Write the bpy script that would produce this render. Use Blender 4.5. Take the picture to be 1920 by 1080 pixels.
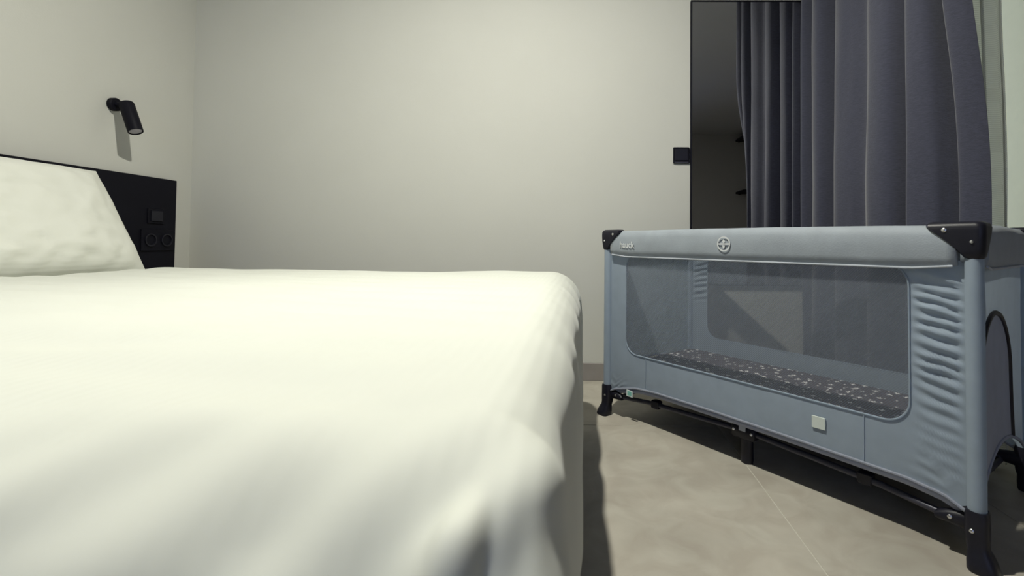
import bpy, math, random
import numpy as np
from mathutils import Vector, Matrix, noise

# ------------------------------------------------------------------ scene reset
for o in list(bpy.data.objects):
    bpy.data.objects.remove(o)
SC = bpy.context.scene
COL = SC.collection
random.seed(4)

# ------------------------------------------------------------------ camera
RIGHT = Vector((0.99988, 0.01276, 0.0085)); FWD = Vector((-0.0128, 0.99961, 0.0247))
FWD.normalize(); RIGHT = (RIGHT - FWD * RIGHT.dot(FWD)).normalized(); UP = RIGHT.cross(FWD)
cam_data = bpy.data.cameras.new('camera')
cam = bpy.data.objects.new('camera', cam_data); COL.objects.link(cam)
M = Matrix((RIGHT, UP, -FWD)).transposed().to_4x4()
M.translation = Vector((0, 0, 0.7172))
cam.matrix_world = M
cam_data.sensor_width = 36.0
cam_data.lens = 902.43 / 1920 * 36.0
cam_data.shift_x = (960 - 1081.4) / 1920
cam_data.shift_y = (433.2 - 540) / 1920
cam_data.clip_start = 0.01
cam_data.dof.use_dof = True
cam_data.dof.focus_distance = 1.75
cam_data.dof.aperture_fstop = 4.5
SC.camera = cam

# ------------------------------------------------------------------ world, light, exposure
world = bpy.data.worlds.new('world'); SC.world = world; world.use_nodes = True
world.node_tree.nodes['Background'].inputs[0].default_value = (0.45, 0.57, 1.0, 1)
world.node_tree.nodes['Background'].inputs[1].default_value = 3.0
LIGHT_POS = (-0.32, 1.02, 2.585)
LIGHT_POWER = 59.0
LIGHT_COLOR = (1.0, 0.985, 0.87)
ld = bpy.data.lights.new('downlight_glow', 'AREA'); ld.shape = 'DISK'; ld.size = 0.075
ld.energy = LIGHT_POWER; ld.color = LIGHT_COLOR
lo = bpy.data.objects.new('downlight_glow', ld); COL.objects.link(lo); lo.location = LIGHT_POS
# daylight portals in the curtained window and the added fill window (they emit nothing, they only guide sampling)
def portal(loc, rot, sx, sy):
    pd = bpy.data.lights.new('window_portal', 'AREA'); pd.shape = 'RECTANGLE'; pd.size = sx; pd.size_y = sy; pd.cycles.is_portal = True
    po = bpy.data.objects.new('window_portal', pd); COL.objects.link(po); po.location = loc; po.rotation_euler = rot
portal((-.1, -3.36, 1.55), (math.radians(-90), 0, 0), 1.8, 1.3)
portal((1.70, 2.085, 1.25), (0, math.radians(90), 0), 2.2, .75)
SC.view_settings.view_transform = 'Standard'
SC.view_settings.look = 'None'
SC.view_settings.gamma = 1.0
SC.view_settings.use_curve_mapping = False
SC.view_settings.exposure = 0.0
SC.cycles.use_denoising = True

# ------------------------------------------------------------------ materials
def s2l(c):
    return tuple(((v / 255) / 12.92 if v <= 10 else (((v / 255) + .055) / 1.055) ** 2.4) for v in c)

MATS = {}
def mat(name, rgb, rough=.6, metal=0., spec=.5, var=.0, vscale=6., bump=0., bscale=120., sheen=0., stretch=(1, 1, 1), detail=4.):
    m = bpy.data.materials.new(name); m.use_nodes = True
    nt = m.node_tree; b = nt.nodes['Principled BSDF']
    b.inputs['Roughness'].default_value = rough; b.inputs['Metallic'].default_value = metal
    b.inputs['Specular IOR Level'].default_value = spec
    if sheen: b.inputs['Sheen Weight'].default_value = sheen
    tc = nt.nodes.new('ShaderNodeTexCoord'); mp = nt.nodes.new('ShaderNodeMapping')
    mp.inputs['Scale'].default_value = stretch
    nt.links.new(tc.outputs['Object'], mp.inputs['Vector'])
    nz = nt.nodes.new('ShaderNodeTexNoise'); nz.inputs['Scale'].default_value = vscale; nz.inputs['Detail'].default_value = detail
    nt.links.new(mp.outputs[0], nz.inputs['Vector'])
    rp = nt.nodes.new('ShaderNodeValToRGB')
    rp.color_ramp.elements[0].position = .3; rp.color_ramp.elements[1].position = .7
    rp.color_ramp.elements[0].color = (*[max(0, c * (1 - var)) for c in rgb], 1)
    rp.color_ramp.elements[1].color = (*[min(1, c * (1 + var)) for c in rgb], 1)
    nt.links.new(nz.outputs['Fac'], rp.inputs[0]); nt.links.new(rp.outputs[0], b.inputs['Base Color'])
    if bump:
        n2 = nt.nodes.new('ShaderNodeTexNoise'); n2.inputs['Scale'].default_value = bscale; n2.inputs['Detail'].default_value = 3
        nt.links.new(mp.outputs[0], n2.inputs['Vector'])
        bp = nt.nodes.new('ShaderNodeBump'); bp.inputs['Strength'].default_value = bump; bp.inputs['Distance'].default_value = .004
        nt.links.new(n2.outputs['Fac'], bp.inputs['Height']); nt.links.new(bp.outputs[0], b.inputs['Normal'])
    MATS[name] = m
    return m

mat('wall_paint', (.61, .61, .57), .9, spec=.2, var=.012, vscale=3, bump=.08, bscale=260)
mat('dimmed_wall_paint', (.27, .265, .26), .9, spec=.2, var=.012, vscale=3, bump=.08, bscale=260)  # wall paint darkened to keep the mirrored end dim and cut bounce
mat('ceiling_paint', (.38, .38, .39), .95, spec=.2, var=.01)
mat('skirting', (.27, .25, .24), .55, var=.08, vscale=9)
mat('grout', (.54, .52, .46), .9, var=.05)
mat('black_plastic', (.010, .010, .018), .42, spec=.35, var=.1, vscale=40, bump=.05, bscale=600)
mat('black_satin', (.007, .007, .012), .55, spec=.12, var=.1)
mat('headboard_black', (.007, .007, .012), .6, spec=.12, var=.15, vscale=4, bump=.04, bscale=300)
mat('steel', (.72, .72, .74), .28, metal=1., var=.03)
mat('dark_tube', (.05, .05, .07), .45, metal=.3, var=.05)
mat('bed_base', (.035, .034, .04), .9, var=.15, vscale=80, bump=.2, bscale=500)
mat('mattress_white', (.75, .75, .72), .85, var=.02)
mat('logo_print', (.64, .66, .67), .6, var=.02)
mat('lens_glass', (.55, .53, .58), .25, var=.02)
mat('label_white', (.62, .68, .64), .6, var=.03)
mat('tag_teal', (.22, .52, .46), .6, var=.15, vscale=300)
mat('tag_border', (.72, .80, .80), .6, var=.02)
mat('track_white', (.6, .6, .57), .5, var=.02)

def floor_tile_mat():
    m = mat('tile_porcelain', (.46, .435, .375), .5, spec=.3, var=.13, vscale=3.2, bump=.05, bscale=90, detail=8)
    nt = m.node_tree; b = nt.nodes['Principled BSDF']
    ramp = [n for n in nt.nodes if n.type == 'VALTORGB'][0]
    tc = [n for n in nt.nodes if n.type == 'TEX_COORD'][0]
    n2 = nt.nodes.new('ShaderNodeTexNoise'); n2.inputs['Scale'].default_value = 9; n2.inputs['Detail'].default_value = 7
    n2.inputs['Distortion'].default_value = 1.2
    geo = nt.nodes.new('ShaderNodeNewGeometry')
    nt.links.new(geo.outputs['Position'], n2.inputs['Vector'])
    for n in nt.nodes:
        if n.type == 'MAPPING': nt.links.new(geo.outputs['Position'], n.inputs['Vector'])
    r2 = nt.nodes.new('ShaderNodeValToRGB')
    r2.color_ramp.elements[0].position = .35; r2.color_ramp.elements[0].color = (.86, .83, .82, 1)
    r2.color_ramp.elements[1].position = .68; r2.color_ramp.elements[1].color = (1.0, 1.0, 1.0, 1)
    nt.links.new(n2.outputs['Fac'], r2.inputs[0])
    mx = nt.nodes.new('ShaderNodeMix'); mx.data_type = 'RGBA'; mx.blend_type = 'MULTIPLY'; mx.inputs[0].default_value = 1
    nt.links.new(ramp.outputs[0], mx.inputs[6]); nt.links.new(r2.outputs[0], mx.inputs[7])
    nt.links.new(mx.outputs[2], b.inputs['Base Color'])
floor_tile_mat()

def linen_mat(name, rgb, stripes_axis, freq):
    m = mat(name, rgb, .78, spec=.25, var=.015, vscale=5, sheen=.15)
    nt = m.node_tree; b = nt.nodes['Principled BSDF']
    mp = [n for n in nt.nodes if n.type == 'MAPPING'][0]
    w = nt.nodes.new('ShaderNodeTexWave'); w.bands_direction = stripes_axis; w.inputs['Scale'].default_value = freq
    w.inputs['Distortion'].default_value = .4; w.inputs['Detail'].default_value = 1
    nt.links.new(mp.outputs[0], w.inputs['Vector'])
    n2 = nt.nodes.new('ShaderNodeTexNoise'); n2.inputs['Scale'].default_value = 900
    nt.links.new(mp.outputs[0], n2.inputs['Vector'])
    ad = nt.nodes.new('ShaderNodeMath'); ad.operation = 'MULTIPLY_ADD'; ad.inputs[1].default_value = .35
    nt.links.new(n2.outputs['Fac'], ad.inputs[0]); nt.links.new(w.outputs['Fac'], ad.inputs[2])
    bp = nt.nodes.new('ShaderNodeBump'); bp.inputs['Strength'].default_value = .16; bp.inputs['Distance'].default_value = .0015
    nt.links.new(ad.outputs[0], bp.inputs['Height']); nt.links.new(bp.outputs[0], b.inputs['Normal'])
    return m
linen_mat('bed_linen', (.69, .705, .645), 'X', 22)
linen_mat('pillow_linen', (.70, .71, .65), 'Z', 26)

def cloth_mat(name, rgb, transl=.25, rough=.8, var=.05, bump=.15, bscale=500, stretch=(1, 1, 1), vscale=20, opacity=1., sheen=.1):
    """diffuse cloth that lets part of the light through; opacity < 1 for open net"""
    m = mat(name, rgb, rough, spec=.3, var=var, vscale=vscale, bump=bump, bscale=bscale, stretch=stretch, sheen=sheen)
    nt = m.node_tree; b = nt.nodes['Principled BSDF']; out = nt.nodes['Material Output']
    ramp = [n for n in nt.nodes if n.type == 'VALTORGB'][0]
    cur = b.outputs[0]
    if transl:
        tr = nt.nodes.new('ShaderNodeBsdfTranslucent'); nt.links.new(ramp.outputs[0], tr.inputs['Color'])
        mx = nt.nodes.new('ShaderNodeMixShader'); mx.inputs[0].default_value = transl
        nt.links.new(cur, mx.inputs[1]); nt.links.new(tr.outputs[0], mx.inputs[2]); cur = mx.outputs[0]
    if opacity < 1:
        tp = nt.nodes.new('ShaderNodeBsdfTransparent')
        m2 = nt.nodes.new('ShaderNodeMixShader'); m2.inputs[0].default_value = opacity
        # diagonal net: fine crossed threads modulate the cover
        tc = [n for n in nt.nodes if n.type == 'TEX_COORD'][0]
        w1 = nt.nodes.new('ShaderNodeTexWave'); w1.wave_type = 'BANDS'; w1.bands_direction = 'DIAGONAL'; w1.inputs['Scale'].default_value = 95
        nt.links.new(tc.outputs['Object'], w1.inputs['Vector'])
        mr = nt.nodes.new('ShaderNodeMapRange'); mr.inputs['To Min'].default_value = opacity - .08; mr.inputs['To Max'].default_value = opacity + .08
        nt.links.new(w1.outputs['Fac'], mr.inputs[0]); nt.links.new(mr.outputs[0], m2.inputs[0])
        nt.links.new(tp.outputs[0], m2.inputs[1]); nt.links.new(cur, m2.inputs[2]); cur = m2.outputs[0]
    nt.links.new(cur, out.inputs[0])
    return m
cloth_mat('cot_fabric', (.425, .507, .605), .40, .62, var=.04, bump=.08)
cloth_mat('cot_rim_fabric', (.30, .335, .375), .0, .62, var=.05, bump=.12, bscale=260)
cloth_mat('cot_piping', (.42, .45, .50), .0, .6)
cloth_mat('cot_hem', (.25, .27, .33), .0, .6)
cloth_mat('cot_door_fabric', (.40, .43, .53), .2, .7)
cloth_mat('cot_net', (.23, .26, .315), .4, .8, opacity=.50, bump=0)
cloth_mat('curtain_fabric', (.056, .059, .090), .03, .85, var=.16, bump=.35, bscale=160, stretch=(1, 1, 5), vscale=60, sheen=.45)
cloth_mat('sheer_fabric', (.86, .88, .84), .6, .85, var=.04, bump=.1, opacity=.50)

cloth_mat('backlit_fabric', (.92, .77, .37), .97, .9, var=.02, bump=.05, sheen=0)  # yellowed so the blue sky behind it glows through as cream
def dotted_mat():
    m = mat('dotted_cover', (.085, .075, .095), .85, var=.08, vscale=30, bump=.1)
    nt = m.node_tree; b = nt.nodes['Principled BSDF']
    ramp = [n for n in nt.nodes if n.type == 'VALTORGB'][0]; mp = [n for n in nt.nodes if n.type == 'MAPPING'][0]
    acc = None
    for sc, thr, keep in ((21, .17, .25), (38, .15, .55)):
        v = nt.nodes.new('ShaderNodeTexVoronoi'); v.inputs['Scale'].default_value = sc; v.voronoi_dimensions = '2D'
        v.distance = 'MINKOWSKI'; v.inputs['Exponent'].default_value = .7
        nt.links.new(mp.outputs[0], v.inputs['Vector'])
        lt = nt.nodes.new('ShaderNodeMath'); lt.operation = 'LESS_THAN'; lt.inputs[1].default_value = thr * 1.5
        nt.links.new(v.outputs['Distance'], lt.inputs[0])
        sp = nt.nodes.new('ShaderNodeSeparateColor'); nt.links.new(v.outputs['Color'], sp.inputs[0])
        gt = nt.nodes.new('ShaderNodeMath'); gt.operation = 'GREATER_THAN'; gt.inputs[1].default_value = keep
        nt.links.new(sp.outputs[0], gt.inputs[0])
        mu = nt.nodes.new('ShaderNodeMath'); mu.operation = 'MULTIPLY'
        nt.links.new(lt.outputs[0], mu.inputs[0]); nt.links.new(gt.outputs[0], mu.inputs[1])
        if acc is None: acc = mu
        else:
            mxx = nt.nodes.new('ShaderNodeMath'); mxx.operation = 'MAXIMUM'
            nt.links.new(acc.outputs[0], mxx.inputs[0]); nt.links.new(mu.outputs[0], mxx.inputs[1]); acc = mxx
    mx = nt.nodes.new('ShaderNodeMix'); mx.data_type = 'RGBA'
    nt.links.new(acc.outputs[0], mx.inputs[0]); nt.links.new(ramp.outputs[0], mx.inputs[6]); mx.inputs[7].default_value = (.88, .87, .87, 1)
    nt.links.new(mx.outputs[2], b.inputs['Base Color'])
dotted_mat()

def glow_mat():
    m = mat('lamp_diffuser', (.9, .9, .85), .4)
    b = m.node_tree.nodes['Principled BSDF']
    b.inputs['Emission Color'].default_value = (*LIGHT_COLOR, 1); b.inputs['Emission Strength'].default_value = 8
glow_mat()
def window_glass():
    m = bpy.data.materials.new('window_glass'); m.use_nodes = True; nt = m.node_tree
    nt.nodes.remove(nt.nodes['Principled BSDF']); out = nt.nodes['Material Output']
    t = nt.nodes.new('ShaderNodeBsdfTransparent'); t.inputs[0].default_value = (.93, .95, .95, 1)
    g = nt.nodes.new('ShaderNodeBsdfGlossy'); g.inputs['Roughness'].default_value = .02
    fr = nt.nodes.new('ShaderNodeFresnel'); fr.inputs[0].default_value = 1.45
    mx = nt.nodes.new('ShaderNodeMixShader'); nt.links.new(fr.outputs[0], mx.inputs[0]); nt.links.new(t.outputs[0], mx.inputs[1]); nt.links.new(g.outputs[0], mx.inputs[2])
    nt.links.new(mx.outputs[0], out.inputs[0]); MATS['window_glass'] = m
window_glass()
mm = mat('mirror_silver', (.80, .80, .82), .0, metal=1., var=.0)
mm.node_tree.nodes['Principled BSDF'].inputs['Base Color'].default_value = (.66, .67, .70, 1)

# ------------------------------------------------------------------ mesh helpers
class MB:
    def __init__(s): s.v = []; s.f = []
    def add(s, vs, fs):
        k = len(s.v); s.v += [tuple(p) for p in vs]; s.f += [tuple(i + k for i in f) for f in fs]; return s
    def box(s, x0, x1, y0, y1, z0, z1, bev=0.):
        if bev <= 0:
            vs = [(x, y, z) for z in (z0, z1) for (x, y) in ((x0, y0), (x1, y0), (x1, y1), (x0, y1))]
            fs = [(3, 2, 1, 0), (4, 5, 6, 7), (0, 1, 5, 4), (1, 2, 6, 5), (2, 3, 7, 6), (3, 0, 4, 7)]
            return s.add(vs, fs)
        rings = []
        for z, i in ((z0, bev), (z0 + bev, 0), (z1 - bev, 0), (z1, bev)):
            a, b_, c, d = x0 + i, x1 - i, y0 + i, y1 - i
            e = bev * .6
            rings.append([(a + e, c, z), (b_ - e, c, z), (b_, c + e, z), (b_, d - e, z), (b_ - e, d, z), (a + e, d, z), (a, d - e, z), (a, c + e, z)])
        return s.loft(rings)
    def loft(s, rings, cap=True, closed=True):
        n = len(rings[0]); vs = [p for r in rings for p in r]; fs = []
        for k in range(len(rings) - 1):
            for i in range(n if closed else n - 1):
                j = (i + 1) % n
                fs.append((k * n + i, k * n + j, (k + 1) * n + j, (k + 1) * n + i))
        if cap and closed:
            fs.append(tuple(reversed(range(n)))); fs.append(tuple(range((len(rings) - 1) * n, len(rings) * n)))
        return s.add(vs, fs)
    def tube(s, pts, r, n=10, closed=False):
        pts = [Vector(p) for p in pts]; rings = []; up = Vector((0.13, .21, 1)).normalized(); m = len(pts)
        for i, p in enumerate(pts):
            if closed: t = pts[(i + 1) % m] - pts[i - 1]
            else: t = pts[min(i + 1, m - 1)] - pts[max(i - 1, 0)]
            t.normalize()
            u = up - t * up.dot(t)
            if u.length < 1e-3: u = Vector((1, 0, 0)) - t * t.x
            u.normalize(); w = t.cross(u); up = u
            rr = r[i] if isinstance(r, (list, tuple)) else r
            rings.append([tuple(p + (u * math.cos(2 * math.pi * k / n) + w * math.sin(2 * math.pi * k / n)) * rr) for k in range(n)])
        if closed:
            rings.append(rings[0]); return s.loft(rings, cap=False)
        return s.loft(rings)
    def cyl(s, p0, p1, r0, r1=None, n=24, bev=0.):
        p0, p1 = Vector(p0), Vector(p1); r1 = r0 if r1 is None else r1
        if bev:
            d = (p1 - p0).normalized() * bev
            return s.tube_rad([p0, p0 + d, p1 - d, p1], [r0 - bev, r0, r1, r1 - bev], n)
        return s.tube_rad([p0, p1], [r0, r1], n)
    def tube_rad(s, pts, rs, n): return s.tube(pts, list(rs), n)
    def grid(s, P):
        """P: array (n,m,3)"""
        n, m = P.shape[:2]
        vs = P.reshape(-1, 3).tolist()
        fs = [(i * m + j, i * m + j + 1, (i + 1) * m + j + 1, (i + 1) * m + j) for i in range(n - 1) for j in range(m - 1)]
        return s.add(vs, fs)
    def sphere(s, c, r, n=16, sz=1.):
        rings = []
        for k in range(1, n // 2):
            a = math.pi * k / (n // 2)
            rings.append([(c[0] + r * math.sin(a) * math.cos(2 * math.pi * i / n), c[1] + r * math.sin(a) * math.sin(2 * math.pi * i / n), c[2] - sz * r * math.cos(a)) for i in range(n)])
        return s.loft(rings)
    def mesh(s, name, smooth=True, angle=40):
        me = bpy.data.meshes.new(name); me.from_pydata(s.v, [], s.f)
        import bmesh
        bm = bmesh.new(); bm.from_mesh(me); bmesh.ops.remove_doubles(bm, verts=bm.verts, dist=1e-6)
        bmesh.ops.recalc_face_normals(bm, faces=bm.faces); bm.to_mesh(me); bm.free()
        if smooth:
            me.polygons.foreach_set('use_smooth', [True] * len(me.polygons))
            try: me.set_sharp_from_angle(angle=math.radians(angle))
            except Exception: pass
        me.update(); return me
    def build(s, name, m, parent=None, smooth=True, angle=40, solid=0.):
        o = bpy.data.objects.new(name, s.mesh(name, smooth, angle)); COL.objects.link(o)
        o.data.materials.append(MATS[m])
        if parent: o.parent = parent
        if solid:
            md = o.modifiers.new('thickness', 'SOLIDIFY'); md.thickness = solid; md.offset = 0
        return o

def tag(o, label, cat, group=None):
    o['label'] = label; o['category'] = cat
    if group: o['group'] = group
    return o
def struct(o):
    o['kind'] = 'structure'; return o
def empty(name, loc, rz=0.):
    e = bpy.data.objects.new(name, None); COL.objects.link(e); e.location = loc; e.rotation_euler = (0, 0, rz); e.empty_display_size = .1
    return e
def link_copy(name, me, m, parent, loc):
    o = bpy.data.objects.new(name, me); COL.objects.link(o); o.parent = parent; o.location = loc
    if not me.materials: me.materials.append(MATS[m])
    return o
def fbm(x, y, z=0., o=3):
    return noise.fractal(Vector((x, y, z)), 1.0, 2.0, o)

# ------------------------------------------------------------------ room shell
XL, XR, XS, YB, YF, ZC, YJ = -2.094, 1.60, 2.95, 2.538, -3.3, 2.62, 1.66
T = .12
struct(MB().box(XL - T, XL, YF - T, YB + T, -.05, ZC).build('wall_left', 'wall_paint', smooth=False))
struct(MB().box(XL, XR + T, YB, YB + T, -.05, ZC).build('wall_back', 'wall_paint', smooth=False))
def holed(axis, u0, u1, h0, h1, z0, z1, t0, t1):
    mb = MB()
    for a, b, c, d in ((u0, h0, -.05, ZC), (h1, u1, -.05, ZC), (h0, h1, -.05, z0), (h0, h1, z1, ZC)):
        if axis == 'x': mb.box(a, b, t0, t1, c, d)
        else: mb.box(t0, t1, a, b, c, d)
    return mb
def window(name, axis, h0, h1, z0, z1, t):
    fr = MB(); w = .05
    for a, b, c, d in ((h0, h0 + w, z0, z1), (h1 - w, h1, z0, z1), (h0 + w, h1 - w, z0, z0 + w), (h0 + w, h1 - w, z1 - w, z1)):
        if axis == 'x': fr.box(a, b, t - .03, t + .03, c, d, .003)
        else: fr.box(t - .03, t + .03, a, b, c, d, .003)
    o = struct(fr.build(name, 'track_white', smooth=False))
    g = MB()
    if axis == 'x': g.box(h0 + w, h1 - w, t - .003, t + .003, z0 + w, z1 - w)
    else: g.box(t - .003, t + .003, h0 + w, h1 - w, z0 + w, z1 - w)
    g.build('pane', 'window_glass', o, smooth=False)
struct(holed('y', YJ + .04, YB, 1.71, 2.46, .15, 2.35, XR, XR + T).build('wall_right', 'wall_paint', smooth=False))
window('window_1', 'y', 1.71, 2.46, .15, 2.35, XR + .08)
struct(MB().box(XR, XS + T, YJ, YJ + .04, -.05, ZC).build('wall_return', 'wall_paint', smooth=False))
struct(MB().box(XS, XS + T, YF - T, YJ, -.05, ZC).build('wall_side', 'dimmed_wall_paint', smooth=False))
struct(holed('x', XL, XS, -1.0, .8, .9, 2.2, YF - T, YF).build('wall_front', 'dimmed_wall_paint', smooth=False))
window('fill_window', 'x', -1.0, .8, .9, 2.2, YF - .08)  # added opening behind the camera, lets in cool fill light
struct(MB().box(XL - T, XS + T, YF - T, YB + T, ZC, ZC + T).build('ceiling', 'ceiling_paint', smooth=False))
floor = struct(MB().box(XL - T, XS + T, YF - T, YB + T, -.06, -.0015).build('floor', 'grout', smooth=False))
TX, TY, GJ = .6, 1.2, .0034
x_lines = [.538 + TX * k for k in range(-5, 5)]; y_lines = [1.917 + TY * k for k in range(-5, 2)]
tile_cache = {}
for i in range(len(x_lines) - 1):
    for j in range(len(y_lines) - 1):
        x0, x1 = max(x_lines[i] + GJ / 2, XL), min(x_lines[i + 1] - GJ / 2, XS)
        y0, y1 = max(y_lines[j] + GJ / 2, YF), min(y_lines[j + 1] - GJ / 2, YB)
        if x1 - x0 < .02 or y1 - y0 < .02: continue
        if x0 >= XR and y0 >= YJ: continue
        if x1 > XR and y1 > YJ:
            if x0 < XR and y0 > YJ - .3: x1 = XR
            elif x0 >= XR: y1 = YJ
        key = (round(x1 - x0, 3), round(y1 - y0, 3))
        if key not in tile_cache:
            tile_cache[key] = MB().box(0, key[0], 0, key[1], -.008, 0, bev=.0008).mesh('floor_tile', False)
        link_copy('floor_tile', tile_cache[key], 'tile_porcelain', floor, (x0, y0, 0))
struct(MB().box(XL + .012, XR, YB - .012, YB, 0, .09, .0015).build('baseboard_back', 'skirting', smooth=False))
struct(MB().box(XL, XL + .012, YF, YB, 0, .09, .0015).build('baseboard_left', 'skirting', smooth=False))
struct(MB().box(XR - .012, XR, YJ, YB - .012, 0, .09, .0015).build('baseboard_right', 'skirting', smooth=False))

# ceiling downlight fixture (carries the lamp's own light)
dl = tag(empty('ceiling_downlight', (LIGHT_POS[0], LIGHT_POS[1], ZC)), 'round recessed ceiling downlight above the foot of the bed', 'ceiling light')
ring = [( .062, 0), (.062, -.006), (.056, -.012), (.046, -.012), (.044, -.004)]
mb = MB(); mb.loft([[(r * math.cos(2 * math.pi * k / 32), r * math.sin(2 * math.pi * k / 32), z) for k in range(32)] for r, z in ring], cap=False)
mb.build('trim_ring', 'track_white', dl)
MB().cyl((0, 0, -.001), (0, 0, -.005), .044, n=32).build('diffuser', 'lamp_diffuser', dl)

# ------------------------------------------------------------------ bed
bed = tag(empty('bed', (-1.03, 1.1, 0)), 'wide bed with dark base under the white bedding', 'bed')
def bp(mb, name, m, **k):
    o = mb.build(name, m, bed, **k); o.location = (1.03, -1.1, 0); return o
bp(MB().box(-2.05, -.05, .27, 1.88, .09, .30, .012), 'bed_base', 'bed_base')
bp(MB().box(-2.05, -.06, .28, 1.87, .305, .555, .045), 'mattress', 'mattress_white')
for lx in (-1.95, -.16):
    for ly in (.38, 1.77):
        bp(MB().cyl((lx, ly, 0), (lx, ly, .095), .022, .028, n=20), 'leg', 'black_satin')

# duvet: flat top that rolls over the foot, the near and the far side
def duvet():
    xh, xf = -1.99, -.070         # head edge, where the foot roll begins
    yn, yf = .328, 1.865          # near and far roll begin
    ztop = .601
    drop = .36
    n1 = np.concatenate([np.linspace(0, 1, 90)[:-1] * (xf - xh - .5), (xf - xh - .5) + np.linspace(0, 1, 70)[:-1] * .5,
                         (xf - xh) + np.linspace(0, 1, 80) * drop])
    S = xh + n1
    Tt = np.concatenate([yn - np.linspace(1, 0, 80)[:-1] * drop, yn + np.linspace(0, 1, 110)[:-1] * .55, yn + .55 + np.linspace(0, 1, 80)[:-1] * (yf - yn - .55),
                         yf + np.linspace(0, 1, 40) * drop])
    P = np.zeros((len(S), len(Tt), 3))
    def roll(d, R):
        q = R * math.pi / 2
        if d < q:
            a = d / R
            return R * math.sin(a), R * (1 - math.cos(a))
        return R + .010 * (1 - math.exp(-(d - q) / .1)), R + (d - q)
    for i, s in enumerate(S):
        for j, t in enumerate(Tt):
            fd = max(0., min(1., (t - .45) / 1.1)); xfl = xf - .055 * fd; rx = .056 + .058 * fd
            ex = max(0., s - xfl)
            ey = (t - yf) if t > yf else ((t - yn) if t < yn else 0.)
            d = (ex ** 3.2 + abs(ey) ** 3.2) ** (1 / 3.2)
            bx, by = min(s, xfl), min(max(t, yn), yf)
            z = ztop
            nx, ny, nz_ = 0., 0., 1.
            if d > 1e-9:
                dh = math.hypot(ex, ey); dx, dy = ex / dh, ey / dh
                near = ey < 0
                R = rx + ((.165 - rx) * -dy if near else (.10 - rx) * abs(dy))
                out, dn = roll(d, R); ox, _ = roll(d, rx); oy, _ = roll(d, .165 if near else .10)
                k_ = d / dh
                bx += ex / d * ox; by += ey / d * oy; z -= dn
                a = min(d / R, math.pi / 2)
                nx, ny, nz_ = dx * math.sin(a), dy * math.sin(a), math.cos(a)
            # soft undulation and creases, measured along the cloth
            h = .007 * fbm(s * 1.6, t * 2.2, 1.3) + .0030 * fbm(s * 4, t * 9, 7.1, 2)
            h += .0024 * math.sin((t * 1.0 + .22 * s + .05 * fbm(s * 2, t * 2, 3.)) * 2 * math.pi / .115) * (.5 + .5 * fbm(s * 1.2, t * 1.7, 9.))
            h *= 1 - .55 * max(0., min(1., (s - xfl + .08) / .08))
            # folds hanging over the near edge
            wn = max(0., min(1., (yn + .06 - t) / .16))
            if wn > 0:
                ph = (s * 1.0 - .55 * (t - yn)) * 2 * math.pi / .095 + 3.0 * fbm(s * 4, t * 2, 4.)
                h += wn * (.0062 * math.sin(ph) * (.55 + .6 * fbm(s * 3, t, 6.)) + .005 * fbm(s * 6 - t * 3, t * 3, 2.2))
            # folds over the foot edge
            wf = max(0., min(1., (s - xf - .01) / .12))
            if wf > 0:
                ph = (t * 1.0 + .35 * (s - xf)) * 2 * math.pi / .26 + 2.6 * fbm(t * 2, s * 2, 5.)
                h += wf * (.0045 * math.sin(ph) + .006 * fbm(t * 3.5, s * 2.5, 8.))
            # pinched duvet corner between foot and near side
            cx, cy = s - (xf + .018), t - (yn - .120)
            g = math.exp(-(cx * cx + cy * cy) / (2 * .020 ** 2))
            zb = .017 * g
            if ex > 0 and ey < 0:
                ang = math.atan2(-ey, ex)
                h += max(0, min(1, (d - .07) / .04)) * (.003 * math.exp(-((ang - .8) / .14) ** 2) - .006 * math.exp(-((ang - 1.16) / .09) ** 2) + .004 * math.exp(-((ang - 1.3) / .12) ** 2))
            # the pillow's weight dents the cover under it
            dp = max(0., min(1., (-1.672 - s) / .03)) * max(0., min(1., (t - 1.16) / .03)) * max(0., min(1., (1.935 - t) / .03))
            zb -= .036 * dp
            P[i, j] = (bx + nx * h, by + ny * h, z + nz_ * h + zb)
    return P
dv = MB().grid(duvet()).build('duvet', 'bed_linen', solid=.006, angle=180)
tag(dv, 'white satin-striped duvet spread over the bed', 'duvet')

# pillow leaning on the headboard
def pillow(W, H, D, seed):
    n, m = 70, 60; out = []
    for side in (1, -1):
        P = np.zeros((n, m, 3))
        for i in range(n):
            for j in range(m):
                s = -1 + 2 * i / (n - 1); t = -1 + 2 * j / (m - 1)
                s_ = math.sin(s * math.pi / 2); t_ = math.sin(t * math.pi / 2)
                th = D * (max(0, 1 - abs(s_) ** 3.2) ** .62) * (max(0, 1 - abs(t_) ** 3.2) ** .62)
                x = W * s_ * (1 - .035 * (1 - t_ * t_)); y = H * t_ * (1 - .03 * (1 - s_ * s_))
                wr = .010 * fbm(s_ * 2.2 + seed, t_ * 2.2, side) + .006 * fbm(s_ * 5 + t_ * 3, t_ * 5 - s_ * 3, 3 + seed)
                wr += .003 * math.sin((s_ * 1.4 - t_) * 14 + 3 * fbm(s_ * 2, t_ * 2, 5)) * max(0, -t_)
                edge = min(1, 4 * max(0, 1 - abs(s_))) * min(1, 4 * max(0, 1 - abs(t_)))
                P[i, j] = (x, y, side * (th + wr * edge + .0015))
        out.append(P)
    return out
A, B = pillow(.35, .232, .088, 2.)
pw = MB(); pw.grid(A); pw.grid(B)
pl = pw.build('pillow', 'pillow_linen', angle=180)
up = Vector((-.208, 0, .385)).normalized(); wd = Vector((0, 1, 0)); nn = wd.cross(up)
Rm = Matrix((wd, up, nn)).transposed().to_4x4(); Rm.translation = Vector((-1.848, 1.552, .784))
pl.matrix_world = Rm
tag(pl, 'plump white pillow leaning against the black headboard', 'pillow')

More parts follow.
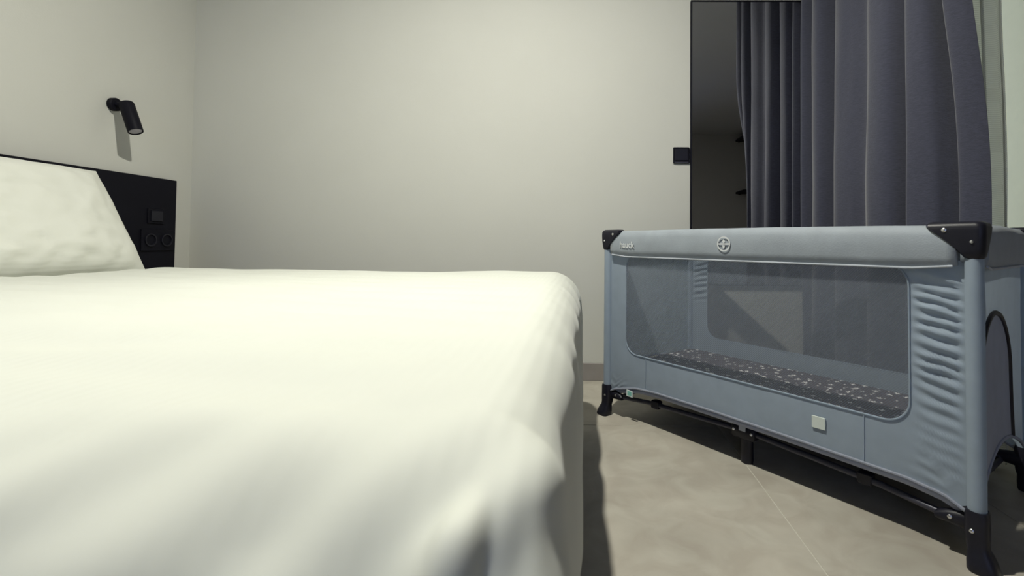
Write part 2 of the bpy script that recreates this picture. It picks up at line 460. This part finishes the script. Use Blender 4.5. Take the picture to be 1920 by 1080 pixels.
# headboard panel with switch and socket plates
hb = tag(MB().box(-2.093, -2.062, -.30, 2.410, .32, 1.015, .002).build('headboard', 'headboard_black'), 'long black headboard panel fixed to the left wall', 'headboard')
HX = -2.0618
sp = tag(empty('switch_plate', (HX, 2.292, .829)), 'small square black switch plate on the headboard, above the socket', 'switch')
MB().box(0, .006, -.044, .044, -.037, .037, .002).build('frame', 'black_satin', sp)
MB().box(.006, .011, -.031, .031, -.026, .026, .002).build('rocker', 'black_plastic', sp)
so = tag(empty('socket_plate', (HX, 2.306, .714)), 'wide black double socket plate low on the headboard', 'socket')
MB().box(0, .007, -.090, .090, -.052, .052, .002).build('frame', 'black_satin', so)
for k in (-1, 1):
    mb = MB(); rr = [(.031, .007), (.031, .012), (.025, .012), (.024, .004), (.0001, .004)]
    mb.loft([[(h, k * .044 + r * math.cos(2 * math.pi * q / 28), r * math.sin(2 * math.pi * q / 28)) for q in range(28)] for r, h in rr], cap=False)
    ol = mb.build('socket_insert', 'black_plastic', so)
    for s in (-1, 1):
        MB().cyl((.0042, k * .044 + s * .0095, 0), (.006, k * .044 + s * .0095, 0), .0028, n=10).build('contact', 'steel', ol)

# wall reading lamp
LX = XL
lamp = tag(empty('reading_lamp', (LX, 2.096, 1.314)), 'small black cylinder reading lamp on the left wall above the headboard', 'wall lamp')
MB().cyl((.0, 0, 0), (.022, 0, 0), .029, n=32, bev=.003).build('wall_base', 'black_satin', lamp)
MB().tube([(.018, 0, 0), (.035, 0, -.002), (.05, 0, -.004), (.066, .0, -.010)], .0125, 16).build('arm', 'black_satin', lamp)
a0, a1 = Vector((.060, .002, .008)), Vector((.121, -.012, -.124))
ax = (a1 - a0).normalized(); fu = ax.cross(Vector((0, 1, 0))).normalized(); fv = ax.cross(fu); LEN = (a1 - a0).length
def lathe(profile, n=36, cap=False):
    return MB().loft([[tuple(a0 + ax * t + (fu * math.cos(2 * math.pi * k / n) + fv * math.sin(2 * math.pi * k / n)) * r) for k in range(n)] for t, r in profile], cap=cap)
hd = lathe([(0, .001), (0, .020), (.0025, .0255), (.010, .0275), (LEN - .002, .0275), (LEN, .0268), (LEN, .0236), (LEN - .006, .0232)])
ho = hd.build('lamp_head', 'black_satin', lamp)
lathe([(LEN - .008, .0231), (LEN - .0035, .0231), (LEN - .0025, .018), (LEN - .002, .0005)]).build('lens', 'lens_glass', ho)

# ------------------------------------------------------------------ mirror and wall switch on the far wall
mr = tag(empty('wall_mirror', (.861, YB, .502)), 'tall mirror in a thin black frame between the far wall and curtain', 'mirror')
MW, MH, FR, MD = .300, 1.502, .007, .022
MB().box(-MW + FR, MW - FR, -MD + .004, -.001, FR, MH - FR).build('glass', 'mirror_silver', mr, smooth=False)
for x0, x1, z0, z1 in ((-MW, -MW + FR, 0, MH), (MW - FR, MW, 0, MH), (-MW + FR, MW - FR, 0, FR), (-MW + FR, MW - FR, MH - FR, MH)):
    MB().box(x0, x1, -MD, 0, z0, z1, .001).build('frame_rail', 'black_satin', mr, smooth=False)
ws = tag(empty('wall_switch', (.5155, YB, 1.183)), 'small square black wall switch beside the mirror frame', 'switch')
MB().box(-.043, .0425, -.010, 0, -.043, .043, .003).build('plate', 'black_satin', ws)
MB().box(-.034, .034, -.015, -.010, -.030, .035, .003).build('rocker', 'black_plastic', ws)
MB().box(-.036, .036, -.0125, -.010, -.0405, -.034, .001).build('slot_lip', 'dark_tube', ws)

# ------------------------------------------------------------------ travel cot geometry constants
CX, CY, TH = .8877, 1.1034, .6939
CL, CW, CH = 1.2161, .545, .7636
def cot_world(a, b):
    return CX - a * math.sin(TH) + b * math.cos(TH), CY + a * math.cos(TH) + b * math.sin(TH)
def rear_line_x(y):           # room x of the cot's rear face at room y
    x0, y0 = cot_world(0, CW)
    if y < y0 - .04: return -9
    return x0 - (y - y0) * math.tan(TH)

# ------------------------------------------------------------------ curtains
def spline(pts, n):
    pts = [Vector(p) for p in pts]; pts = [pts[0] * 2 - pts[1]] + pts + [pts[-1] * 2 - pts[-2]]
    out = []
    m = len(pts) - 3
    for k in range(n):
        q = k / (n - 1) * m; i = min(int(q), m - 1); f = q - i
        p0, p1, p2, p3 = pts[i:i + 4]
        out.append(.5 * ((2 * p1) + (p2 - p0) * f + (2 * p0 - 5 * p1 + 4 * p2 - p3) * f * f + (3 * p1 - p0 - 3 * p2 + p3) * f ** 3))
    return out
def curtain(path, z0, z1, seed, y_shift, keep, margin, ny=420, nz=60):
    """path: plan outline (room x, y) of the hung cloth, far end first; low down the cot pushes it back"""
    c = spline(path, ny); P = np.zeros((ny, nz, 3))
    for i, v in enumerate(c):
        q = i / (ny - 1)
        for j in range(nz):
            z = z0 + (z1 - z0) * j / (nz - 1)
            low = max(0., min(1., (2.15 - z) / 1.4)); low = low * low * (3 - 2 * low)
            x = v.x + .010 * fbm(v.y * 5, z * .9, seed) + (v.x - 1.18) * .12 * low
            y = v.y + .010 * fbm(v.y * 4, z * .8, seed + 4) * low + y_shift * low * q * q
            lim = rear_line_x(y) + margin
            s = max(0., min(1., (1.95 - z) / 1.15)); s = s * s * (3 - 2 * s)
            if x < lim + .10:
                xl = lim + max(0, (x - 1.10)) * keep
                if xl > x: x += s * (xl - x)
            P[i, j] = (x, y, z)
    return P
fold_path = [(1.20, 2.525), (1.14, 2.49), (1.13, 2.46), (1.20, 2.435), (1.23, 2.41), (1.18, 2.385), (1.125, 2.36), (1.12, 2.30), (1.19, 2.275), (1.27, 2.265), (1.285, 2.22), (1.265, 2.175), (1.18, 2.165),
             (1.125, 2.145), (1.115, 2.10), (1.135, 2.04), (1.165, 1.985), (1.16, 1.94), (1.125, 1.90), (1.115, 1.855), (1.135, 1.80), (1.19, 1.775), (1.27, 1.77), (1.285, 1.735), (1.265, 1.70),
             (1.18, 1.69), (1.125, 1.675), (1.115, 1.645), (1.145, 1.615), (1.23, 1.605), (1.265, 1.585), (1.24, 1.56), (1.165, 1.555), (1.125, 1.54), (1.12, 1.52), (1.14, 1.495), (1.165, 1.48)]
dc = MB().grid(curtain(fold_path, .02, 2.56, 3., .05, .20, .030)).build('curtain', 'curtain_fabric', solid=.003, angle=180)
tag(dc, 'heavy dark grey curtain hanging in deep folds beside the mirror', 'curtain')
sheer_path = []
for k in range(27):
    sheer_path.append((1.345 + (.02 if k % 2 else -.012), 2.52 - (2.52 - 1.545) * k / 26))
sh = MB().grid(curtain(sheer_path, .02, 2.56, 8., .02, .35, .06)).build('sheer_curtain', 'sheer_fabric', solid=.0015, angle=180)
tag(sh, 'pale translucent sheer curtain behind the dark grey curtain', 'curtain')
tk = tag(MB().box(1.10, 1.46, 1.43, YB - .002, ZC - .045, ZC - .001, .003).build('curtain_track', 'track_white'), 'white double curtain track along the ceiling', 'curtain track')

rb = tag(empty('added_roller_blind', (XR + .03, 2.085, 2.35)), 'added cream panel, backlit to glow at the right edge behind the sheer curtain', 'added_blind')  # added: backlit sheet that glows cream and brightens the sheer
MB().cyl((0, -.365, -.022), (0, .365, -.022), .018, n=16).build('roller', 'track_white', rb)
MB().grid(np.array([[(.001, -.365 + .73 * i / 4, -2.17 + 2.148 * j / 12) for j in range(13)] for i in range(5)])).build('backlit_sheet', 'backlit_fabric', rb, smooth=False)
MB().box(-.006, .006, -.365, .365, -2.195, -2.17, .002).build('bottom_bar', 'track_white', rb)

# black wall shelves seen in the mirror
for zz, lab in ((2.49, 'upper black wall shelf, seen only in the mirror'), (1.585, 'lower black wall shelf, seen only in the mirror')):
    s_ = tag(empty('wall_shelf', (2.79, YF, zz)), lab, 'shelf', 'black shelves in the mirror')
    MB().box(-.155, .155, .0, .42, 0, .035, .002).build('board', 'black_satin', s_, smooth=False)
    for xx in (-.10, .10):
        MB().box(xx - .008, xx + .008, .0, .30, -.012, .0, .001).build('bracket', 'black_satin', s_, smooth=False)

# ------------------------------------------------------------------ travel cot
cot = tag(empty('travel_cot', (CX, CY, 0), TH + math.pi / 2), 'grey folding travel cot with net windows, set askew before the curtain', 'travel cot')
# local frame: x = along the long side (a), y = -b, z up
def L(a, b, z): return (a, -b, z)

POST_R = .016
corners = [(0, 0), (CL, 0), (0, CW), (CL, CW)]
def sgn(a0, b0): return (1 if a0 == 0 else -1), (1 if b0 == 0 else -1)
for a0, b0 in corners:
    MB().cyl(L(a0, b0, .085), L(a0, b0, .71), POST_R + .002, POST_R + .002, n=20).build('corner_post', 'cot_fabric', cot)

# --- corner caps
def cap_rings(sa, sb, a0, b0):
    rings = []
    prof = [(.688, .012, .010, .017), (.694, .018, .012, .0205), (.706, .029, .017, .0225), (.722, .045, .025, .024), (.738, .062, .034, .0248), (.752, .078, .043, .025),
            (.762, .088, .050, .0245), (.769, .087, .049, .0215), (.7735, .078, .044, .015)]
    for z, wa, wb, o in prof:
        pts = []
        ins = .022 if z < .76 else .022
        pts.append((wa, -o * .55)); pts.append((wa - .006, -o))
        for k in range(9):
            an = math.pi / 2 * k / 8
            cr = .016
            pts.append((-o + cr - cr * math.sin(an), -o + cr - cr * math.cos(an)))
        pts.append((-o, wb - .006)); pts.append((-o * .55, wb))
        pts.append((ins * .5, wb - .004)); pts.append((ins, max(ins, wb - .03))); pts.append((ins, ins)); pts.append((max(ins, wa - .03), ins)); pts.append((wa - .004, ins * .5))
        ring = [L(a0 + sa * p, b0 + sb * q, z) for p, q in pts]
        rings.append(ring)
    return rings
def bolt(name, p, n_dir, r, parent):
    p = Vector(p); d = Vector(n_dir).normalized()
    MB().tube([p - d * .002, p + d * .0012, p + d * .0026, p + d * .003], [r, r, r * .7, r * .1], 14).build(name, 'steel', parent)
for a0, b0 in corners:
    sa, sb = sgn(a0, b0)
    c = MB().loft(cap_rings(sa, sb, a0, b0)).build('corner_cap', 'black_plastic', cot, angle=50)
    bolt('bolt', L(a0 + sa * .050, b0 - sb * .0248, .754), (0, sb, 0), .0052, c)
    bolt('bolt', L(a0 - sa * .0005, b0 - sb * .0245, .727), (0, sb, 0), .0040, c)

# --- padded rim covers
def rim(p_of, length, name, seed):
    n = 60; rings = []
    for i in range(n):
        q = i / (n - 1); s = .03 + (length - .06) * q
        sag = .006 * math.sin(math.pi * q)
        ring = []
        endt = min(1, min(q, 1 - q) * 14)
        zb = .664 + .008 * (1 - endt)
        prof = [(-.004, zb), (-.016, zb + .003), (-.0195, .69), (-.0205, .715), (-.0195, .74), (-.014, .758), (-.004, .766), (.006, .766), (.016, .758), (.021, .74), (.021, .715), (.020, .69), (.016, zb + .003), (.006, zb)]
        for k, (d, z) in enumerate(prof):
            w = .0022 * fbm(s * 7, z * 22 + d * 30, seed) + .0012 * math.sin(z * 190 + s * 6 + 3 * fbm(s * 3, z * 6, seed + 2)) * max(0, fbm(s * 2.4, 1., seed + 5))
            dd = d + (w if d > 0 else -w)
            ring.append(p_of(s, dd, z + (.004 * math.sin(math.pi * q) if z > .7 else .0) + w * .5))
        rings.append(ring)
    o = MB().loft(rings).build(name, 'cot_rim_fabric', cot, angle=180)
    pts = []
    for i in range(60):
        q = i / 59; s = .036 + (length - .072) * q
        endt = min(1, min(q, 1 - q) * 14)
        pts.append(p_of(s, -.0165, .6635 + .0075 * (1 - endt)))
    MB().tube(pts, .0030, 8).build('rim_piping', 'cot_piping', o)
    return o
rim_front = rim(lambda s, d, z: L(s, d, z), CL, 'rim_pad', 1.)
rim(lambda s, d, z: L(s, CW - d, z), CL, 'rim_pad', 2.)
rim(lambda s, d, z: L(d, s, z), CW, 'rim_pad', 3.)
rim(lambda s, d, z: L(CL - d, s, z), CW, 'rim_pad', 4.)

# --- side panels
def interp(x, xs, ys): return float(np.interp(x, xs, ys))
def hem(a): return interp(a, [0, .02, .06, .136, .4, .73, .95, 1.05, 1.17, 1.216], [.108, .116, .137, .148, .153, .156, .154, .147, .118, .094])
WA0, WA1, WZ0, WZ1, WR = .128, 1.112, .276, .676, .060
def window_outline(n_per=14):
    pts = []
    cs = [(WA1 - WR, WZ1 - WR, 0), (WA0 + WR, WZ1 - WR, 90), (WA0 + WR, WZ0 + WR, 180), (WA1 - WR, WZ0 + WR, 270)]
    for ci, (ca, cz, st) in enumerate(cs):
        for k in range(n_per + 1):
            an = math.radians(st + 90 * k / n_per)
            pts.append((ca + WR * math.cos(an), cz + WR * math.sin(an)))
        # straight run to the next corner
        na, nz_, ns = cs[(ci + 1) % 4]
        e = (na + WR * math.cos(math.radians(ns)), nz_ + WR * math.sin(math.radians(ns))); s_ = pts[-1]
        m = 34 if abs(e[0] - s_[0]) > .3 else 60
        for k in range(1, m): pts.append((s_[0] + (e[0] - s_[0]) * k / m, s_[1] + (e[1] - s_[1]) * k / m))
    return pts
WIN = window_outline()
def wrinkle(a, z, mode):
    d = 0.
    if mode in ('front', 'back'):
        e = a if mode == 'front' else CL - a
        if e < WA0 + .01:
            env = max(0, min(1, (WA0 - .004 - e) / .03)) * max(0, min(1, (e - .018) / .02))
            # gathers are strongest high on the strip and fade toward the hem
            vz = max(0, min(1, (z - .12) / .05)) * max(0, min(1, (.672 - z) / .03)) * (.40 + .60 * max(0, min(1, (z - .28) / .15)))
            if mode == 'back': vz *= max(0, min(1, (z - .42) / .06))
            ph = (z - .22 * e) * 2 * math.pi / .0285 + 2.8 * fbm(z * 9, e * 6, 11.)
            d += env * vz * (.0052 * math.sin(ph) + .0030 * fbm(z * 60 + e * 9, e * 6, 3.))
    if mode == 'front':
        # small pulls at the far foot and beside the stitched seams
        if a > 1.10 and z < .22: d += .0022 * math.sin((z - .7 * (CL - a)) * 2 * math.pi / .016) * max(0, min(1, (.19 - z) / .05)) * min(1, (a - 1.10) / .03)
        if .86 < a < 1.0 and z < .21: d += .0016 * math.sin((z + .3 * a) * 2 * math.pi / .014) * max(0, (a - .86) / .14) * max(0, min(1, (.20 - z) / .02))
    return d + .0012 * fbm(a * 6, z * 6, 2.)
def long_panel(b_at, mode, outdir):
    n = len(WIN); M_ = 22
    a_lo, a_hi, z_hi = .004, CL - .004, .684
    ca, cz = (WA0 + WA1) / 2, (WZ0 + WZ1) / 2
    hemf = hem if mode == 'front' else (lambda a: hem(CL - a) if False else hem(a))
    outer = []
    for (a, z) in WIN:
        # push each outline point out to the panel border, straight runs go straight
        top = z >= WZ1 - 1e-6; bot = z <= WZ0 + 1e-6; lef = a <= WA0 + 1e-6; rig = a >= WA1 - 1e-6
        fa = (a - WA0) / (WA1 - WA0); fz = (z - WZ0) / (WZ1 - WZ0)
        da = min(a - WA0, WA1 - a); dz = min(z - WZ0, WZ1 - z)
        if da >= WR - 1e-6 or (dz < da):                      # along top or bottom
            aa = a_lo + (a_hi - a_lo) * ((a - (WA0)) / (WA1 - WA0)); aa = min(max(aa, a_lo), a_hi)
            if z > cz: outer.append((aa, z_hi))
            else: outer.append((aa, hemf(aa)))
        else:
            aa = a_lo if a < ca else a_hi
            h = hemf(aa); outer.append((aa, h + (z_hi - h) * fz))
    rings = []
    for k in range(M_ + 1):
        q = k / M_; ring = []
        for (ia, iz), (oa, oz) in zip(WIN, outer):
            a = ia + (oa - ia) * q; z = iz + (oz - iz) * q
            w = wrinkle(a, z, mode)
            belly = .006 * math.sin(math.pi * max(0, min(1, a / CL))) * math.sin(math.pi * max(0, min(1, (z - .1) / .57)))
            ring.append(L(a, b_at + outdir * (w - belly), z))
        rings.append(ring)
    p = MB().loft(rings, cap=False).build('long_panel', 'cot_fabric', cot, angle=180)
    # net window
    g = MB(); na, nz_ = 60, 24; P = np.zeros((na, nz_, 3))
    for i in range(na):
        for j in range(nz_):
            s = -1 + 2 * i / (na - 1); t = -1 + 2 * j / (nz_ - 1)
            a = ca + s * (WA1 - WA0) / 2; z = cz + t * (WZ1 - WZ0) / 2
            # pull the corners of the sheet in to the rounded outline
            dx = max(0, abs(a - ca) - ((WA1 - WA0) / 2 - WR)); dz = max(0, abs(z - cz) - ((WZ1 - WZ0) / 2 - WR))
            m = max(dx, dz); h = math.hypot(dx, dz)
            if h > 1e-9:
                f = m / h
                a = ca + math.copysign((WA1 - WA0) / 2 - WR + dx * f, a - ca) if dx > 0 else a
                z = cz + math.copysign((WZ1 - WZ0) / 2 - WR + dz * f, z - cz) if dz > 0 else z
            belly = .006 * math.sin(math.pi * max(0, min(1, a / CL))) * math.sin(math.pi * max(0, min(1, (z - .1) / .57)))
            P[i, j] = L(a, b_at + outdir * (-belly - .0006), z)
    g.grid(P).build('net_window', 'cot_net', p, angle=180)
    pts = []
    for (a, z) in WIN:
        belly = .006 * math.sin(math.pi * max(0, min(1, a / CL))) * math.sin(math.pi * max(0, min(1, (z - .1) / .57)))
        pts.append(L(a, b_at + outdir * (.0012 - belly), z))
    MB().tube(pts, .0026, 6, closed=True).build('window_piping', 'cot_fabric', p)
    hp = [L(.012 + (CL - .024) * k / 80, b_at + outdir * .0015, hemf(.012 + (CL - .024) * k / 80)) for k in range(81)]
    MB().tube(hp, .0042, 8).build('hem_piping', 'cot_hem', p)
    for sa_ in (.232, 1.004):
        MB().tube([L(sa_, b_at + outdir * .0012 - outdir * .006 * math.sin(math.pi * sa_ / CL) * math.sin(math.pi * (z - .1) / .57), z) for z in np.linspace(hemf(sa_), WZ0 - .003, 8)], .0018, 6).build('seam', 'cot_fabric', p)
    return p
fp = long_panel(.0, 'front', -1)
bpnl = long_panel(CW, 'back', 1)

def end_panel(a_at, outdir, door):
    def hem_e(b):
        q = b / CW
        return .125 + .085 * math.sin(math.pi * max(0, min(1, q))) ** .8
    nb, nz_ = 60, 60; P = np.zeros((nb, nz_, 3))
    for i in range(nb):
        b = .004 + (CW - .008) * i / (nb - 1)
        for j in range(nz_):
            h = hem_e(b); z = h + (.684 - h) * j / (nz_ - 1)
            belly = .010 * math.sin(math.pi * b / CW) * math.sin(math.pi * (z - .1) / .6)
            P[i, j] = L(a_at + outdir * (-belly + .0012 * fbm(b * 7, z * 7, a_at)), b, z)
    p = MB().grid(P).build('end_panel', 'cot_fabric', cot, angle=180)
    MB().tube([L(a_at + outdir * (.001 - .010 * math.sin(math.pi * b / CW) * math.sin(math.pi * (hem_e(b) - .1) / .6)), b, hem_e(b)) for b in np.linspace(.01, CW - .01, 40)], .005, 8).build('hem_piping', 'cot_door_fabric', p)
    if door:
        bc, hw, zs, zt = .212, .182, .375, .548
        arch = [(bc - hw, z) for z in np.linspace(hem_e(bc - hw) + .004, zs, 16)][:-1]
        arch += [(bc - hw * math.cos(math.pi * k / 40), zs + (zt - zs) * math.sin(math.pi * k / 40)) for k in range(41)]
        arch += [(bc + hw, z) for z in np.linspace(zs, hem_e(bc + hw) + .004, 16)][1:]
        def surf(b, z, o): return L(a_at + outdir * (o - .010 * math.sin(math.pi * b / CW) * math.sin(math.pi * (z - .1) / .6)), b, z)
        MB().tube([surf(b, z, .002) for b, z in arch], .0065, 8).build('zip', 'black_plastic', p)
        # door flap inside the zip
        nb2, nz2 = 30, 30; Q = np.zeros((nb2, nz2, 3))
        for i in range(nb2):
            b = bc - hw * .96 + 2 * hw * .96 * i / (nb2 - 1)
            zt_ = zs + (zt - zs) * math.sqrt(max(0, 1 - ((b - bc) / hw) ** 2)) - .004
            for j in range(nz2):
                z = hem_e(b) + .003 + (zt_ - hem_e(b) - .003) * j / (nz2 - 1)
                Q[i, j] = surf(b, z, .0018)
        MB().grid(Q).build('door_flap', 'cot_door_fabric', p, angle=180)
    return p
end_panel(0., -1, True)
end_panel(CL, 1, False)

# --- base under the mattress
MB().box(.03, CL - .03, -CW + .02, -.018, .150, .160, .002).build('base_board', 'black_satin', cot)
skirt = MB()
for b_ in (.006,):
    skirt.grid(np.array([[L(.03 + (CL - .06) * i / 60, b_ + .004, min(.150, hem(.03 + (CL - .06) * i / 60) - .004) - .017 * j) for j in range(2)] for i in range(61)]))
skirt.build('underside_band', 'cot_door_fabric', cot, solid=.002, angle=180)

# --- feet with a stub for the folding rail
def foot_mesh(a0, b0):
    sa, sb = sgn(a0, b0)
    mb = MB(); rings = []
    for z, ca_, cb_, ha, hb in ((.128, .0, .0, .0195, .0195), (.120, .0, .0, .0215, .0215), (.085, .0, .0, .022, .0215), (.058, -.001, -.001, .0205, .020), (.045, -.003, -.003, .0195, .019),
                                (.036, -.006, -.005, .023, .021), (.022, -.009, -.007, .0265, .024), (.006, -.012, -.009, .0285, .0255), (.0, -.012, -.009, .026, .023)):
        ring = []
        for k in range(20):
            an = 2 * math.pi * k / 20
            c, s = math.cos(an), math.sin(an)
            r = 1 / (abs(c) ** 4 + abs(s) ** 4) ** .25
            ring.append(L(a0 + sa * (ca_ + ha * r * c), b0 + sb * (cb_ + hb * r * s), z))
        rings.append(ring)
    mb.loft(rings)
    # lug toward the long rail
    lug = []
    for q, zc_, hh in ((.0, .088, .030), (.03, .090, .026), (.055, .089, .021), (.072, .086, .017), (.080, .084, .010)):
        lug.append([L(a0 + sa * q, b0 + sb * (.010 + .013 * math.cos(2 * math.pi * k / 14)), zc_ + hh * .75 * math.sin(2 * math.pi * k / 14)) for k in range(14)])
    mb.loft(lug)
    return mb
for a0, b0 in corners:
    sa, sb = sgn(a0, b0)
    f = foot_mesh(a0, b0).build('foot', 'black_plastic', cot, angle=50)
    bolt('bolt', L(a0 + sa * .050, b0 - sb * .003, .092), (0, sb, 0), .0048, f)
    bolt('bolt', L(a0 + sa * .006, b0 - sb * .0218, .086), (0, sb, 0), .0046, f)

# --- folding rails and middle foot, front and rear
for b_, sb in ((.05, 1), (CW - .05, -1)):
    za, zm = .074, .104
    for a_from, a_to in ((.05, CL / 2 - .03), (CL - .05, CL / 2 + .03)):
        MB().tube([L(a_from, b_ - sb * .035, za + .01), L(a_from + (a_to - a_from) * .3, b_ - sb * .02, za + .022), L(a_to, b_, zm)], .0085, 12).build('folding_rail', 'dark_tube', cot)
        ja = a_from + (a_to - a_from) * .36
        MB().box(ja - .018, ja + .018, -(b_ - sb * .016) - .014, -(b_ - sb * .016) + .014, za + .008, za + .040, .004).build('rail_joint', 'black_plastic', cot)
    hub = MB()
    hub.box(CL / 2 - .042, CL / 2 + .042, -b_ - .016, -b_ + .016, .082, .122, .005)
    rings = [[L(CL / 2 + ha * c, b_ + sb * .012 + hb * s, z) for c, s in [(math.cos(2 * math.pi * k / 16), math.sin(2 * math.pi * k / 16)) for k in range(16)]] for z, ha, hb in ((.1, .022, .016), (.05, .021, .016), (.012, .022, .018), (0, .020, .016))]
    hub.loft(rings)
    h = hub.build('middle_foot', 'black_plastic', cot, angle=50)
    for s in (-1, 1): bolt('bolt', L(CL / 2 + s * .032, b_ - sb * .016, .106), (0, sb, 0), .0046, h)
    strap = MB().box(CL / 2 - .012, CL / 2 + .012, -b_ + sb * .016 - .002, -b_ + sb * .016 + .002, .108, .152, .0008)
    strap.build('strap', 'cot_piping', cot, smooth=False)
for a_ in (.05, CL - .05):
    MB().tube([L(a_, .03, .080), L(a_, CW / 2, .098), L(a_, CW - .03, .080)], .0085, 12).build('cross_rail', 'dark_tube', cot)

# --- printed marks on the rim, sewn labels
def rim_surface(a, z): return L(a, -.0238, z)
def ring_mark(mb, ac, zc, r0, r1, n=36):
    vs = []; fs = []
    for k in range(n):
        an = 2 * math.pi * k / n
        for r in (r0, r1): vs.append(rim_surface(ac - r * math.cos(an), zc + r * math.sin(an)))
    for k in range(n):
        a = 2 * k; b = 2 * ((k + 1) % n); fs.append((a, a + 1, b + 1, b))
    mb.add(vs, fs)
def poly_mark(mb, pts, ac, zc):
    mb.add([rim_surface(ac - x, zc + y) for x, y in pts], [tuple(range(len(pts)))])
em = MB(); EA, EZ = .640, .718
ring_mark(em, EA, EZ, .0205, .0245)
poly_mark(em, [(-.020, -.0022), (.020, -.0022), (.020, .0022), (-.020, .0022)], EA, EZ)
poly_mark(em, [(-.005, .006), (0, .003), (.005, .006), (.0045, .010), (.001, .015), (-.001, .015), (-.0045, .010)], EA, EZ)
poly_mark(em, [(-.006, -.004), (.006, -.004), (.003, -.013), (0, -.016), (-.003, -.013)], EA, EZ)
eo = em.build('round_emblem', 'logo_print', rim_front, smooth=False, solid=.0008)
eo['label'] = 'pale printed round emblem'
fc = bpy.data.curves.new('brand_text', 'FONT'); fc.body = 'hauck'; fc.size = .034; fc.extrude = .0004; fc.offset = .0006
fc.align_x = 'CENTER'; fc.align_y = 'CENTER'
fo = bpy.data.objects.new('brand_text_curve', fc); COL.objects.link(fo)
bpy.context.view_layer.update()
tm = bpy.data.meshes.new_from_object(fo.evaluated_get(bpy.context.evaluated_depsgraph_get()))
bpy.data.objects.remove(fo)
tm.transform(Matrix(((-1, 0, 0, 1.086), (0, 0, 1, .0240), (0, 1, 0, .711), (0, 0, 0, 1))))
tm.materials.clear(); tm.materials.append(MATS['logo_print'])
to = bpy.data.objects.new('printed_word', tm); COL.objects.link(to); to.parent = rim_front
to['label'] = 'pale printed maker word'
lb = MB().box(.329, .366, -.0010, .0030, .203, .236, .0006).build('sewn_label', 'label_white', fp, smooth=False)
lb['label'] = 'small pale sewn label'
tg = MB().box(1.064, 1.098, .0070, .0084, .108, .134, .0005).build('care_tag', 'tag_border', cot, smooth=False)
MB().box(1.070, 1.092, .0084, .0090, .113, .130, .0003).build('tag_print', 'tag_teal', tg, smooth=False)
tg['label'] = 'white and teal safety tag'

# ------------------------------------------------------------------ cot mattress
P = []
cmx = MB()
n = 50; rings = []
for q, z in ((.004, .163), (0, .170), (0, .205), (.005, .214), (.014, .218)):
    r = .03; ring = []
    x0, x1, y0, y1 = .035 + q, CL - .035 - q, -CW + .03 + q, -.03 - q
    for cx_, cy_, st in ((x1 - r, y1 - r, 0), (x0 + r, y1 - r, 90), (x0 + r, y0 + r, 180), (x1 - r, y0 + r, 270)):
        for k in range(9):
            an = math.radians(st + 90 * k / 8); ring.append((cx_ + r * math.cos(an), cy_ + r * math.sin(an), z))
    rings.append(ring)
cmo = cmx.loft(rings).build('cot_mattress', 'dotted_cover', angle=50)
cmo.location = (CX, CY, 0); cmo.rotation_euler = (0, 0, TH + math.pi / 2)
tag(cmo, 'thin dark mattress with white specks lying inside the travel cot', 'mattress')
